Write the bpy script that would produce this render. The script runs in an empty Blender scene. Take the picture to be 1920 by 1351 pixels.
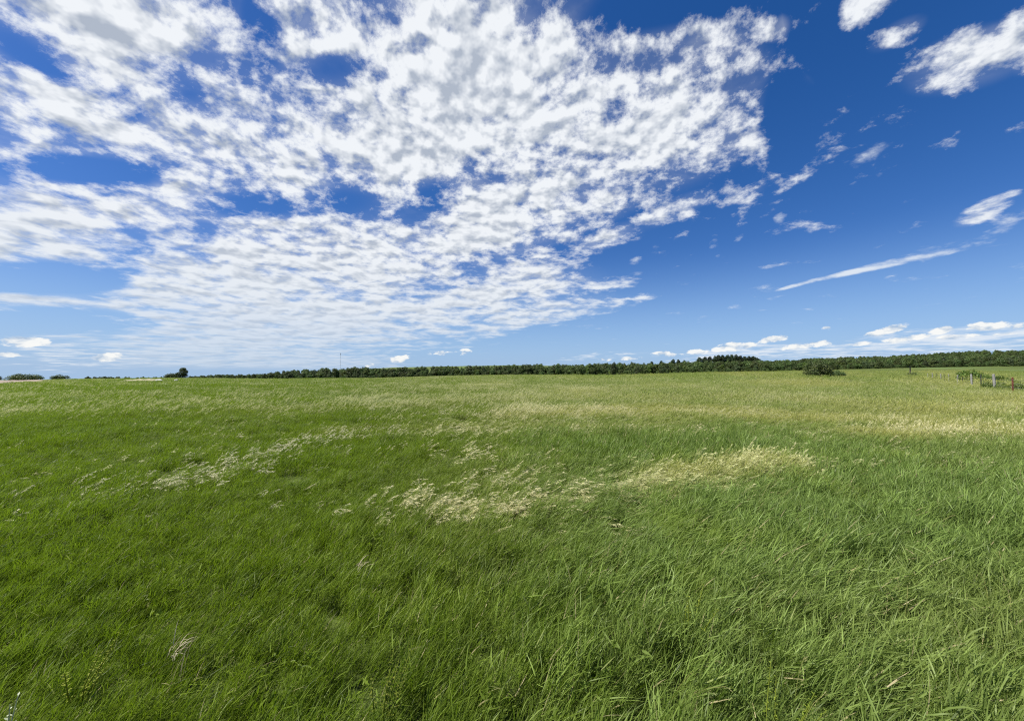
import bpy, bmesh, math, random
import numpy as np
from mathutils import Vector, Matrix, Quaternion

SC = bpy.context.scene
COL = SC.collection
R = math.radians

# ------------------------------------------------------------------ camera
CAM_H = 1.6
PITCH = 1.947
FPX = 721.0                      # focal length in pixels of the 1920 px wide photograph
cam_d = bpy.data.cameras.new('camera')
cam_d.sensor_width = 36.0
cam_d.lens = 36.0 * FPX / 1920.0
cam_d.clip_start = 0.05
cam_d.clip_end = 20000.0
cam = bpy.data.objects.new('camera', cam_d)
COL.objects.link(cam)
cam.location = (0, 0, CAM_H)
cam.rotation_euler = (R(90 + PITCH), 0, 0)
SC.camera = cam

# ------------------------------------------------------------------ exposure
SC.view_settings.view_transform = 'Standard'
SC.view_settings.look = 'None'
SC.view_settings.gamma = 1.0
SC.view_settings.exposure = 0.65
SC.view_settings.use_curve_mapping = False
SC.render.film_transparent = False
SC.cycles.use_denoising = False
SC.cycles.max_bounces = 3
SC.cycles.diffuse_bounces = 2
SC.cycles.glossy_bounces = 2
SC.cycles.transmission_bounces = 4
SC.cycles.transparent_max_bounces = 6
SC.cycles.sample_clamp_indirect = 4.0
SC.cycles.filter_width = 1.15
SC.cycles.use_light_tree = False
SC.cycles.use_adaptive_sampling = True
SC.cycles.adaptive_threshold = 0.012
SC.cycles.adaptive_min_samples = 24

# ------------------------------------------------------------------ sun
SUN_EL, SUN_AZ = 58.0, -104.0    # degrees; azimuth from +Y (view direction) towards +X
SUN_DIR = Vector((math.sin(R(SUN_AZ)) * math.cos(R(SUN_EL)),
                  math.cos(R(SUN_AZ)) * math.cos(R(SUN_EL)), math.sin(R(SUN_EL))))
sun_d = bpy.data.lights.new('sun', 'SUN')
sun_d.energy = 5.0
sun_d.angle = R(0.53)
sun_d.color = (1.0, 0.96, 0.88)
sun = bpy.data.objects.new('sun', sun_d)
COL.objects.link(sun)
sun.rotation_euler = SUN_DIR.to_track_quat('Z', 'Y').to_euler()
sun.location = (-40, -20, 60)

# ------------------------------------------------------------------ world: Nishita sky with a procedural cloud deck
world = bpy.data.worlds.new('World')
SC.world = world
world.use_nodes = True
WT = world.node_tree
WT.nodes.clear()


class G:
    """tiny node-graph helper"""
    def __init__(self, tree):
        self.t = tree

    def new(self, kind, **kw):
        n = self.t.nodes.new(kind)
        for k, v in kw.items():
            setattr(n, k, v)
        return n

    def put(self, sock, v):
        if hasattr(v, 'is_output') or isinstance(v, bpy.types.NodeSocket):
            self.t.links.new(v, sock)
        elif v is not None:
            sock.default_value = v

    def math(self, op, a, b=None, c=None, clamp=False):
        n = self.new('ShaderNodeMath', operation=op, use_clamp=clamp)
        self.put(n.inputs[0], a)
        self.put(n.inputs[1], b)
        self.put(n.inputs[2], c)
        return n.outputs[0]

    def vmath(self, op, a, b=None, scale=None):
        n = self.new('ShaderNodeVectorMath', operation=op)
        self.put(n.inputs[0], a)
        self.put(n.inputs[1], b)
        if scale is not None:
            self.put(n.inputs['Scale'], scale)
        return n.outputs['Value'] if op in ('DOT_PRODUCT', 'LENGTH', 'DISTANCE') else n.outputs[0]

    def xyz(self, v):
        n = self.new('ShaderNodeSeparateXYZ')
        self.put(n.inputs[0], v)
        return n.outputs

    def comb(self, x, y, z):
        n = self.new('ShaderNodeCombineXYZ')
        for i, v in enumerate((x, y, z)):
            self.put(n.inputs[i], v)
        return n.outputs[0]

    def noise(self, vec, scale, detail=2.0, rough=0.5, lac=2.0, dist=0.0, dims='3D', color=False):
        n = self.new('ShaderNodeTexNoise', noise_dimensions=dims)
        self.put(n.inputs['Vector'], vec)
        n.inputs['Scale'].default_value = scale
        n.inputs['Detail'].default_value = detail
        n.inputs['Roughness'].default_value = rough
        n.inputs['Lacunarity'].default_value = lac
        n.inputs['Distortion'].default_value = dist
        return n.outputs['Color'] if color else n.outputs[0]

    def ramp(self, v, a, b, lo=0.0, hi=1.0, kind='SMOOTHSTEP'):
        n = self.new('ShaderNodeMapRange', interpolation_type=kind, clamp=True)
        self.put(n.inputs[0], v)
        for i, k in enumerate((a, b, lo, hi)):
            self.put(n.inputs[1 + i], k)
        return n.outputs[0]

    def mix(self, f, a, b, blend='MIX'):
        n = self.new('ShaderNodeMix', data_type='RGBA', blend_type=blend)
        self.put(n.inputs[0], f)
        self.put(n.inputs[6], a)
        self.put(n.inputs[7], b)
        return n.outputs[2]


def rgb(r, g, b):
    return (r, g, b, 1.0)


g = G(WT)
sky = g.new('ShaderNodeTexSky', sky_type='NISHITA')
sky.sun_disc = False
sky.sun_elevation = R(SUN_EL)
sky.sun_rotation = R(SUN_AZ)
sky.altitude = 300.0
sky.air_density = 1.0
sky.dust_density = 0.6
sky.ozone_density = 3.0

DIRV = g.new('ShaderNodeTexCoord').outputs['Generated']
dx, dy, dz = g.xyz(DIRV)
dzp = g.math('MAXIMUM', dz, 0.0)
g.put(sky.inputs['Vector'], g.comb(dx, dy, g.math('MAXIMUM', dz, 0.012)))
hz = g.math('ADD', dzp, 0.045)                        # curved cloud deck: never reaches infinity
P = g.comb(g.math('DIVIDE', dx, hz), g.math('DIVIDE', dy, hz), 0.0)
q1 = g.math('ADD', dz, 1.0)
Q = g.comb(g.math('DIVIDE', dx, q1), g.math('DIVIDE', dy, q1), 1.0)   # stereographic chart of the sky


def chart(x, y):
    """photograph pixel -> stereographic sky coordinates (the clouds' places in the sky)"""
    v = cam.rotation_euler.to_matrix() @ Vector(((x - 960) / FPX, (675.5 - y) / FPX, -1.0))
    v.normalize()
    return np.array([v.x / (1 + v.z), v.y / (1 + v.z)])


def patch(x, y, rx, ry, rot=0.0, w=1.0):
    """w*(1-r^2) of an elliptical patch of sky round a direction (rot: degrees, counter-clockwise)"""
    c = chart(x, y)
    J = np.stack([(chart(x + 1, y) - chart(x - 1, y)) / 2, (chart(x, y + 1) - chart(x, y - 1)) / 2], 1)
    a = -R(rot)
    E = J @ np.array([[math.cos(a), -math.sin(a)], [math.sin(a), math.cos(a)]]) @ np.diag([rx, ry])
    M = np.linalg.inv(E)
    k = -M @ c
    u = g.vmath('DOT_PRODUCT', Q, (M[0, 0], M[0, 1], k[0]))
    v = g.vmath('DOT_PRODUCT', Q, (M[1, 0], M[1, 1], k[1]))
    r2 = g.math('MULTIPLY_ADD', v, v, g.math('MULTIPLY', u, u))
    return g.math('MULTIPLY_ADD', r2, -w, w)


def highest(items):
    acc = 0.0
    for w, a_ in items:
        acc = g.math('MAXIMUM', patch(*a_, w=w), acc)
    return acc


# (weight, (x, y, half width, half height, turn)): where the deck is thick and where blue shows through
deck = [
    (0.62, (400, 330, 900, 400, 0)),
    (0.98, (830, 190, 560, 300, 5)),
    (0.96, (1180, 230, 310, 210, 20)),
    (0.92, (960, 400, 350, 110, 22)),
    (0.88, (560, 500, 560, 130, 8)),
    (0.88, (560, 600, 480, 110, 6)),
    (0.80, (880, 560, 330, 70, 16)),
    (0.92, (230, 60, 400, 170, -20)),
    (0.86, (130, 230, 330, 110, -20)),
    (0.92, (50, 420, 270, 100, 0)),
    (0.84, (340, 335, 120, 50, 8)),
    (0.74, (1285, 115, 110, 70, 40)),
    (0.74, (990, 590, 240, 34, 14)),
    (0.76, (70, 562, 190, 26, 0)),
    (0.72, (480, 675, 470, 75, 2)),
    (0.80, (1815, 115, 190, 74, 18)),
    (0.78, (1930, 80, 130, 80, 18)),
    (0.52, (1470, 50, 90, 34, 30)),
    (0.52, (1615, 18, 120, 38, 30)),
    (0.58, (1680, 65, 90, 32, 30)),
    (0.34, (1490, 335, 80, 26, 25)),
    (0.36, (1400, 362, 80, 26, 25)),
    (0.52, (1255, 395, 130, 34, 25)),
    (0.58, (1140, 445, 120, 30, 20)),
    (0.42, (1510, 150, 80, 34, 25)),
    (0.46, (1415, 190, 70, 80, 30)),
    (0.66, (1842, 396, 86, 26, 26)),
]
gaps = [
    (0.45, (640, 130, 110, 40, 0)),
    (0.30, (500, 80, 45, 100, 15)),
    (0.32, (60, 100, 120, 34, -35)),
    (0.55, (170, 318, 210, 34, -4)),
    (0.32, (240, 195, 60, 50, -20)),
    (0.24, (330, 150, 130, 40, -35)),
    (0.43, (480, 385, 130, 34, 0)),
    (0.32, (630, 378, 90, 34, 0)),
    (0.33, (810, 362, 60, 40, 0)),
    (0.24, (385, 455, 30, 50, 0)),
    (0.70, (90, 522, 190, 34, 0)),
    (0.62, (110, 602, 230, 30, 0)),
    (0.22, (1000, 40, 130, 40, 30)),
    (0.29, (1150, 205, 70, 40, 20)),
    (0.42, (1240, 5, 240, 60, 14)),
    (0.45, (1530, 60, 60, 120, 10)),
    (0.42, (1480, 240, 60, 120, 0)),
    (0.26, (1130, 350, 170, 22, 18)),
    (0.22, (240, 470, 60, 60, 0)),
]
COVD = highest(deck)
COV = g.math('SUBTRACT', COVD, highest(gaps))
COV = g.math('SUBTRACT', COV, 0.45)
# the sky behind and beside the view carries on with the same loose broken cloud
wide = g.noise(P, 0.35, 1, 0.5, dims='2D')
inview = g.ramp(g.math('SUBTRACT', dy, g.math('MULTIPLY', g.math('ABSOLUTE', dx), 0.55)), -0.25, 0.25, kind='LINEAR')
COV = g.math('MAXIMUM', COV, g.math('MULTIPLY_ADD', inview, -0.8, g.ramp(wide, 0.35, 0.7, -0.6, 0.2, kind='LINEAR')))

warp = g.vmath('SCALE', g.vmath('SUBTRACT', g.noise(P, 1.5, 2, 0.5, dims='2D', color=True), (0.5, 0.5, 0.5)), scale=0.30)
PW = g.vmath('ADD', P, warp)
off = Vector((SUN_DIR.x, SUN_DIR.y, 0)).normalized()
n0 = g.noise(PW, 2.1, 5, 0.55, dims='2D')                      # the deck's large bodies, drawn out by perspective
zz = g.math('MULTIPLY', g.math('LOGARITHM', g.math('ADD', dzp, 0.12), math.e), 0.90)
DW = g.vmath('ADD', g.comb(dx, dy, zz), g.vmath('SCALE', warp, scale=0.12))
nf = g.noise(DW, 21.0, 9, 0.645)                                # heaped cloudlets
tosun = g.vmath('SCALE', tuple(Vector((SUN_DIR.x, SUN_DIR.y, SUN_DIR.z * 1.75)).normalized()), scale=0.022)
nfs = g.noise(g.vmath('ADD', DW, tosun), 21.0, 3, 0.5)
nfb = g.noise(DW, 21.0, 3, 0.5)
dens = g.math('ADD', g.math('MULTIPLY_ADD', n0, 1.2, -0.60), g.math('MULTIPLY', g.math('MULTIPLY_ADD', nf, 2.15, -1.075), g.ramp(dz, 0.03, 0.38, 0.50, 1.0, kind='LINEAR')))
dens = g.math('ADD', dens, COV)
alpha = g.ramp(dens, -0.24, 0.40)
thick = g.ramp(dens, 0.10, 0.90, kind='LINEAR')
lit = g.math('MULTIPLY_ADD', g.math('SUBTRACT', nfb, nfs), 4.2, 0.60)
lit = g.math('MULTIPLY_ADD', nf, 1.0, g.math('SUBTRACT', lit, 0.40))
lit = g.math('MULTIPLY_ADD', thick, -0.36, g.math('ADD', lit, 0.13), clamp=True)
veil0 = g.math('MULTIPLY', g.ramp(COV, -0.22, 0.30), g.ramp(n0, 0.36, 0.70, 0.10, 0.50))
alpha = g.math('MAXIMUM', alpha, veil0)
lit = g.math('MULTIPLY_ADD', g.math('SUBTRACT', lit, 0.72), g.ramp(dz, 0.03, 0.40, 0.45, 1.0, kind='LINEAR'), 0.72)
lit = g.math('ADD', lit, g.ramp(dens, -0.15, 0.18, 0.45, 0.0), clamp=True)
ccol = g.mix(lit, rgb(0.35, 0.395, 0.47), rgb(0.71, 0.735, 0.765))
far = g.ramp(dz, 0.03, 0.28, kind='LINEAR')
ccol = g.mix(far, g.mix(0.45, ccol, rgb(0.44, 0.53, 0.64)), ccol)
alpha = g.math('MULTIPLY', alpha, g.math('MULTIPLY', g.ramp(dz, 0.0, 0.16, 0.60, 0.985, kind='LINEAR'), g.ramp(dz, 0.004, 0.02)))

# low heap clouds far off over the horizon
az = g.math('ARCTAN2', dx, dy)
L = g.comb(g.math('MULTIPLY', az, 1.0), g.math('MULTIPLY', dz, 2.0), 0.0)
ln = g.noise(L, 34.0, 6, 0.6, dims='2D')
heaps = [
    (1.0, (45, 640, 62, 13, 0)), (0.8, (22, 664, 34, 6, 0)), (1.0, (203, 669, 34, 11, 3)),
    (1.0, (750, 672, 26, 9, 10)), (0.7, (693, 684, 14, 5, 0)), (0.8, (874, 658, 14, 6, 0)), (0.55, (838, 662, 40, 6, 0)),
    (1.0, (1452, 635, 40, 8, 10)), (0.9, (1362, 650, 34, 9, 12)), (0.85, (1395, 650, 30, 9, 12)), (0.7, (1245, 664, 30, 7, 0)), (0.7, (1130, 674, 20, 5, 3)), (0.6, (1180, 671, 30, 5, 3)),
    (0.8, (1490, 650, 34, 8, 8)), (1.0, (1530, 645, 40, 9, 8)), (1.0, (1662, 620, 52, 10, 14)), (0.9, (1700, 634, 60, 8, 8)),
    (0.9, (1765, 619, 36, 8, 12)), (1.0, (1850, 612, 56, 12, 5)), (0.8, (1915, 612, 40, 9, 5)), (0.8, (1612, 645, 34, 6, 5)),
    (0.9, (1549, 615, 14, 5, 5)), (0.7, (1300, 660, 34, 7, 5)), (0.6, (1890, 624, 60, 6, 8)), (0.65, (1790, 632, 70, 7, 6)),
]
hacc = highest(heaps)
ld = g.math('ADD', hacc, g.math('MULTIPLY', g.math('SUBTRACT', ln, 0.5), 2.6))
hal = g.math('MULTIPLY', g.ramp(ld, 0.26, 0.72), g.ramp(hacc, 0.02, 0.30))
ln2 = g.noise(g.vmath('ADD', L, (-0.010, 0.016, 0)), 34.0, 3, 0.5, dims='2D')
hlit = g.math('MULTIPLY_ADD', g.math('SUBTRACT', ln, ln2), 3.0, 0.70, clamp=True)
hcol = g.mix(hlit, rgb(0.33, 0.43, 0.56), rgb(0.78, 0.78, 0.755))
# veils: streak of ice cloud at the right, pale bank under the right-hand heaps, faint wisps
vn = n0
veil = highest([(1.2, (1580, 514, 160, 7, 12)), (0.75, (1700, 487, 190, 9, 10)), (0.45, (1760, 478, 160, 24, 11)), (0.5, (1880, 420, 120, 22, 20)),
              
              (0.5, (1100, 550, 120, 14, 8)), (0.45, (1200, 512, 70, 8, 3)), (0.6, (1187, 488, 22, 13, 20)),
              (0.5, (1225, 466, 18, 10, 25)), (0.5, (1338, 457, 18, 11, 30)), (0.5, (1385, 447, 20, 9, 35)), (0.5, (1462, 408, 20, 13, 30)),
              (0.35, (1355, 485, 30, 12, -20)), (0.4, (1630, 290, 70, 18, 35)), (0.5, (1040, 608, 40, 6, 12)),
              (0.6, (860, 636, 60, 5, 6)), (0.4, (1120, 668, 160, 10, 5)), (0.85, (1760, 640, 330, 36, 4)), (0.75, (1420, 660, 240, 22, 3)), (0.4, (120, 670, 260, 40, 0)), (0.5, (1180, 560, 60, 10, 0))])
fine = nf
val = g.math('MULTIPLY_ADD', g.math('ADD', vn, fine), 1.7, -1.95)
val = g.math('MULTIPLY', g.math('ADD', veil, val), g.ramp(veil, 0.0, 0.3), clamp=True)
val = g.ramp(val, 0.02, 0.85, 0.0, 0.9)

skyc = g.new('ShaderNodeHueSaturation')
g.put(skyc.inputs['Color'], sky.outputs[0])
skyc.inputs['Saturation'].default_value = 1.35
skyc.inputs['Value'].default_value = 0.95
col = g.mix(1.0, skyc.outputs[0], rgb(0.84, 0.76, 0.96), 'MULTIPLY')
K = 10.0                                            # background strength is 1/K


def up(c):
    return g.vmath('SCALE', c, scale=K)


bank = g.ramp(dz, -0.02, 0.30, 0.78, 0.0)
col = g.mix(bank, col, up(g.mix(0.0, rgb(0.25, 0.43, 0.67), rgb(0, 0, 0))))
col = g.mix(val, col, up(g.mix(0.0, rgb(0.62, 0.67, 0.73), rgb(0, 0, 0))))
col = g.mix(alpha, col, up(ccol))
col = g.mix(g.math('MULTIPLY', hal, 0.92), col, up(hcol))
bg = g.new('ShaderNodeBackground')
g.put(bg.inputs['Color'], col)
bg.inputs['Strength'].default_value = 0.8 / K
out = g.new('ShaderNodeOutputWorld')
WT.links.new(bg.outputs[0], out.inputs[0])
world.cycles.sampling_method = 'NONE'


# ------------------------------------------------------------------ helpers
rng = np.random.default_rng(7)


def link(name, me, parent=None, mat=None, loc=None):
    o = bpy.data.objects.new(name, me)
    COL.objects.link(o)
    if mat is not None and me is not None and not me.materials:
        me.materials.append(mat)
    if parent is not None:
        o.parent = parent
    if loc is not None:
        o.location = loc
    return o


def tag(o, label=None, cat=None, group=None, kind=None):
    for k, v in (('label', label), ('category', cat), ('group', group), ('kind', kind)):
        if v:
            o[k] = v
    return o


def empty(name, loc, rz=0.0, sc=1.0):
    o = bpy.data.objects.new(name, None)
    o.empty_display_size = 0.2
    COL.objects.link(o)
    o.location = loc
    o.rotation_euler = (0, 0, rz)
    o.scale = (sc, sc, sc) if not isinstance(sc, tuple) else sc
    return o


def mesh_np(name, verts, faces, mat=None, smooth=False, attrs=None):
    """faces: (n,3) or (n,4) integer array"""
    me = bpy.data.meshes.new(name)
    verts = np.asarray(verts, np.float32)
    faces = np.asarray(faces, np.int32)
    nf, k = faces.shape
    me.vertices.add(len(verts))
    me.vertices.foreach_set('co', verts.ravel())
    me.loops.add(nf * k)
    me.loops.foreach_set('vertex_index', faces.ravel())
    me.polygons.add(nf)
    me.polygons.foreach_set('loop_start', np.arange(0, nf * k, k, dtype=np.int32))
    if smooth:
        me.polygons.foreach_set('use_smooth', np.ones(nf, bool))
    for an, av in (attrs or {}).items():
        at = me.attributes.new(an, 'FLOAT', 'POINT')
        at.data.foreach_set('value', np.asarray(av, np.float32))
    me.update()
    me.validate()
    if mat:
        me.materials.append(mat)
    return me


def sstep(x, a, b):
    t = np.clip((x - a) / (b - a), 0, 1)
    return t * t * (3 - 2 * t)


_lat = rng.random((257, 257))


def vnoise(x, y):
    """smooth 2-D value noise, -1..1"""
    xi, yi = np.floor(x).astype(int), np.floor(y).astype(int)
    fx, fy = x - xi, y - yi
    fx, fy = fx * fx * (3 - 2 * fx), fy * fy * (3 - 2 * fy)
    a, b = xi % 256, yi % 256
    v = (_lat[a, b] * (1 - fx) + _lat[a + 1, b] * fx) * (1 - fy) + (_lat[a, b + 1] * (1 - fx) + _lat[a + 1, b + 1] * fx) * fy
    return v * 2 - 1


def fbm(x, y, n=3):
    return sum(vnoise(x * 2 ** i + 17.3 * i, y * 2 ** i + 5.1 * i) / 2 ** i for i in range(n)) / (2 - 2.0 ** (1 - n))


# ------------------------------------------------------------------ the lie of the land
GRASS_H = 0.42


def rise(y_px, Y, lift=0.0):
    """height of a sight line that meets the photograph at row y_px, Y metres ahead"""
    return CAM_H + (700.0 - np.asarray(y_px, float)) / FPX * Y - lift


def table(t, pts, Y, lift=0.0):
    xs = np.array([(p[0] - 960) / FPX for p in pts])
    zs = rise([p[1] for p in pts], Y, lift)
    return np.interp(t, xs, zs)


BELT_Y = 310.0
T_BELT = [(-200, 713), (0, 711.5), (150, 709), (300, 707.5), (400, 708), (500, 709), (700, 708), (860, 703.5), (960, 702),
          (1150, 703.5), (1200, 702.5), (1300, 699), (1400, 696.5), (1500, 693), (1600, 690.5), (1700, 688), (1800, 686), (1920, 684.5), (2200, 684)]
T_500 = [(0, 722), (350, 714), (500, 712), (700, 702), (860, 698), (1100, 697), (1250, 690), (1310, 685), (1440, 684), (1550, 680), (1650, 677), (1750, 672), (1800, 668.5), (1850, 666.5), (1920, 666), (2300, 668)]
T_1200 = [(0, 712), (500, 708), (650, 694), (740, 688.8), (860, 686.5), (960, 685), (1050, 686), (1200, 686), (1400, 683), (1500, 681), (1920, 676), (2300, 676)]


def ground(x, y):
    x = np.asarray(x, float)
    y = np.asarray(y, float)
    Y = np.maximum(y, 0.0)
    t = np.clip(x / np.maximum(Y, 1.0), -1.9, 1.9)
    zb = table(t, T_BELT, BELT_Y, GRASS_H)
    z5 = table(t, T_500, 520.0)
    z12 = table(t, T_1200, 1200.0)
    u = np.clip((Y - 12) / (BELT_Y - 12), 0, 1)
    pw = 1.25 + 1.25 * sstep(t, 0.45, 0.95)
    z = zb * u ** pw
    v1 = sstep(Y, BELT_Y + 10, 520.0)
    z = z + (z5 - zb) * v1 * (Y > BELT_Y)
    v2 = sstep(Y, 520.0, 1200.0)
    z = np.where(Y > 520, z5 + (z12 - z5) * v2, z)
    z = np.where(Y > 1200, z12 + (z12 - CAM_H) * (Y - 1200) / 1200.0 - (Y - 1200) * 0.004, z)
    # soft swells of the meadow
    r = np.hypot(x, y)
    z = z + 0.10 * fbm(x / 7.0, y / 7.0, 2) * sstep(r, 2, 9) + 0.30 * fbm(x / 34.0 + 9, y / 34.0, 2) * sstep(r, 14, 60)
    # shallow fold beyond the fence on the right
    z = z - 1.3 * np.exp(-((Y - 128) / 26.0) ** 2) * sstep(t, 0.62, 0.9)
    return z


def gz(x, y):
    return float(ground(np.array([x]), np.array([y]))[0])


def spot(px, Y):
    """ground point under photograph column px, Y metres ahead"""
    X = (px - 960) / FPX * Y
    return Vector((X, Y, gz(X, Y)))


# ------------------------------------------------------------------ materials
def mat_new(name):
    m = bpy.data.materials.new(name)
    m.use_nodes = True
    m.node_tree.nodes.clear()
    return m, G(m.node_tree)


def finish(h, shader):
    o = h.new('ShaderNodeOutputMaterial')
    h.t.links.new(shader, o.inputs['Surface'])


def attr(h, name, kind='GEOMETRY'):
    n = h.new('ShaderNodeAttribute', attribute_name=name, attribute_type=kind)
    return n.outputs['Fac']


def leaf_shader(h, colour, trans_col, rough=0.45, spec=0.4, trans=0.4, normal=None):
    p = h.new('ShaderNodeBsdfPrincipled')
    h.put(p.inputs['Base Color'], colour)
    p.inputs['Roughness'].default_value = rough
    p.inputs['Specular IOR Level'].default_value = spec
    tr = h.new('ShaderNodeBsdfTranslucent')
    h.put(tr.inputs['Color'], trans_col)
    mx = h.new('ShaderNodeMixShader')
    h.put(mx.inputs[0], trans)
    h.t.links.new(p.outputs[0], mx.inputs[1])
    h.t.links.new(tr.outputs[0], mx.inputs[2])
    return mx.outputs[0]


def grass_material():
    m, h = mat_new('grass_blades')
    pos = h.new('ShaderNodeNewGeometry').outputs['Position']
    px, py, pz = h.xyz(pos)
    b = attr(h, 'blade')
    hg = attr(h, 'along')
    tint = attr(h, 'tint', 'INSTANCER')
    # two species: yellow-green bluegrass on the left, painted darker as its shaded side, blue-green brome on the right
    n1 = h.noise(pos, 0.16, 3, 0.55)
    n2 = h.noise(pos, 0.9, 3, 0.55)
    side = h.math('ADD', tint, h.math('MULTIPLY_ADD', n1, 0.9, -0.45))
    side = h.math('ADD', side, h.math('MULTIPLY_ADD', b, 0.5, -0.25), clamp=True)
    c1 = h.mix(b, rgb(0.022, 0.054, 0.001), rgb(0.205, 0.282, 0.010))
    c2 = h.mix(b, rgb(0.026, 0.074, 0.012), rgb(0.235, 0.365, 0.085))
    c = h.mix(side, c1, c2)
    n4 = h.noise(pos, 2.6, 2, 0.5)
    c = h.mix(h.ramp(n4, 0.40, 0.66), h.mix(0.35, c, rgb(0.022, 0.055, 0.006)), c)
    lush = h.ramp(n2, 0.52, 0.72)
    c = h.mix(h.math('MULTIPLY', lush, 0.5), c, rgb(0.165, 0.240, 0.018))
    ripe = attr(h, 'ripe', 'INSTANCER')
    c = h.mix(h.math('MULTIPLY', ripe, 0.92), c, h.mix(b, rgb(0.21, 0.215, 0.05), rgb(0.42, 0.40, 0.125)))
    dry = h.ramp(b, 0.972, 0.980)
    c = h.mix(dry, c, rgb(0.42, 0.36, 0.19))
    c = h.mix(h.math('MULTIPLY', hg, 0.12), c, rgb(0.20, 0.25, 0.05))
    tc = h.mix(0.5, c, rgb(0.23, 0.38, 0.006))
    finish(h, leaf_shader(h, c, tc, 0.45, 0.16, 0.38))
    return m


def seed_material(name='seed_heads', dull=1.0):
    """dull: older, browner heads of the farther field"""
    m, h = mat_new(name)
    b = attr(h, 'blade')
    hg = attr(h, 'along')
    tint = attr(h, 'tint', 'INSTANCER')
    c = h.mix(b, rgb(0.68, 0.63, 0.32), rgb(0.84, 0.79, 0.48))
    c = h.mix(tint, c, rgb(0.70, 0.69, 0.34))
    c = h.mix(attr(h, 'ripe', 'INSTANCER'), c, rgb(0.80, 0.75, 0.52))
    c = h.mix(h.ramp(hg, 0.2, 0.75), rgb(0.20, 0.25, 0.05), c)
    c = h.mix(1.0 - dull, c, rgb(0.22, 0.22, 0.06))
    finish(h, leaf_shader(h, c, c, 0.6, 0.25, 0.48))
    return m


def ground_material():
    m, h = mat_new('meadow_ground')
    pos = h.new('ShaderNodeNewGeometry').outputs['Position']
    n1 = h.noise(pos, 0.05, 5, 0.6)
    n2 = h.noise(pos, 1.2, 5, 0.6)
    n3 = h.noise(pos, 0.011, 4, 0.6)
    c = h.mix(h.ramp(n1, 0.35, 0.65), rgb(0.070, 0.105, 0.022), rgb(0.125, 0.150, 0.040))
    c = h.mix(h.math('MULTIPLY', n2, 0.6), c, rgb(0.060, 0.065, 0.022))
    c = h.mix(h.ramp(n3, 0.45, 0.62), c, rgb(0.105, 0.150, 0.045))
    p = h.new('ShaderNodeBsdfPrincipled')
    h.put(p.inputs['Base Color'], c)
    p.inputs['Roughness'].default_value = 0.95
    p.inputs['Specular IOR Level'].default_value = 0.1
    bp = h.new('ShaderNodeBump')
    bp.inputs['Strength'].default_value = 0.7
    bp.inputs['Distance'].default_value = 0.15
    h.put(bp.inputs['Height'], h.noise(pos, 3.0, 5, 0.65))
    h.t.links.new(bp.outputs[0], p.inputs['Normal'])
    finish(h, p.outputs[0])
    return m


M_GRASS = grass_material()
M_SEED = seed_material()
M_SEED_FAR = seed_material('seed_heads_far', 0.75)
M_SEED_YOUNG = seed_material('seed_heads_young', 0.22)
M_GROUND = ground_material()

# ------------------------------------------------------------------ ground sheet
rad = np.concatenate([[0.0], np.geomspace(0.6, 9000.0, 150)])
ang = np.concatenate([np.linspace(-66, 66, 265), np.linspace(70, 290, 45)])
aa, rr = np.meshgrid(np.radians(ang), rad[1:], indexing='xy')
gx, gy = rr * np.sin(aa), rr * np.cos(aa)
gv = np.stack([gx, gy, ground(gx, gy)], -1).reshape(-1, 3)
na, nr = len(ang), len(rad) - 1
gv = np.vstack([gv, [[0, 0, gz(0, 0)]]])
ii, jj = np.meshgrid(np.arange(nr - 1), np.arange(na), indexing='ij')
a0 = (ii * na + jj).ravel()
a1 = (ii * na + (jj + 1) % na).ravel()
gf = np.stack([a0, a1, a1 + na, a0 + na], 1)[:, ::-1]
gme = mesh_np('ground', gv, gf, M_GROUND, smooth=True)
bm = bmesh.new()
bm.from_mesh(gme)
bm.verts.ensure_lookup_table()
cen = bm.verts[len(gv) - 1]
for j in range(na):
    bm.faces.new((bm.verts[j], cen, bm.verts[(j + 1) % na])).smooth = True
bmesh.ops.recalc_face_normals(bm, faces=bm.faces)
bm.to_mesh(gme)
bm.free()
if gme.polygons[0].normal.z < 0:
    gme.flip_normals()
tag(link('ground', gme), kind='structure')

# ------------------------------------------------------------------ grass: tufts of bent blades
WIND = R(14)                       # blows to the right and a little away


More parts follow.
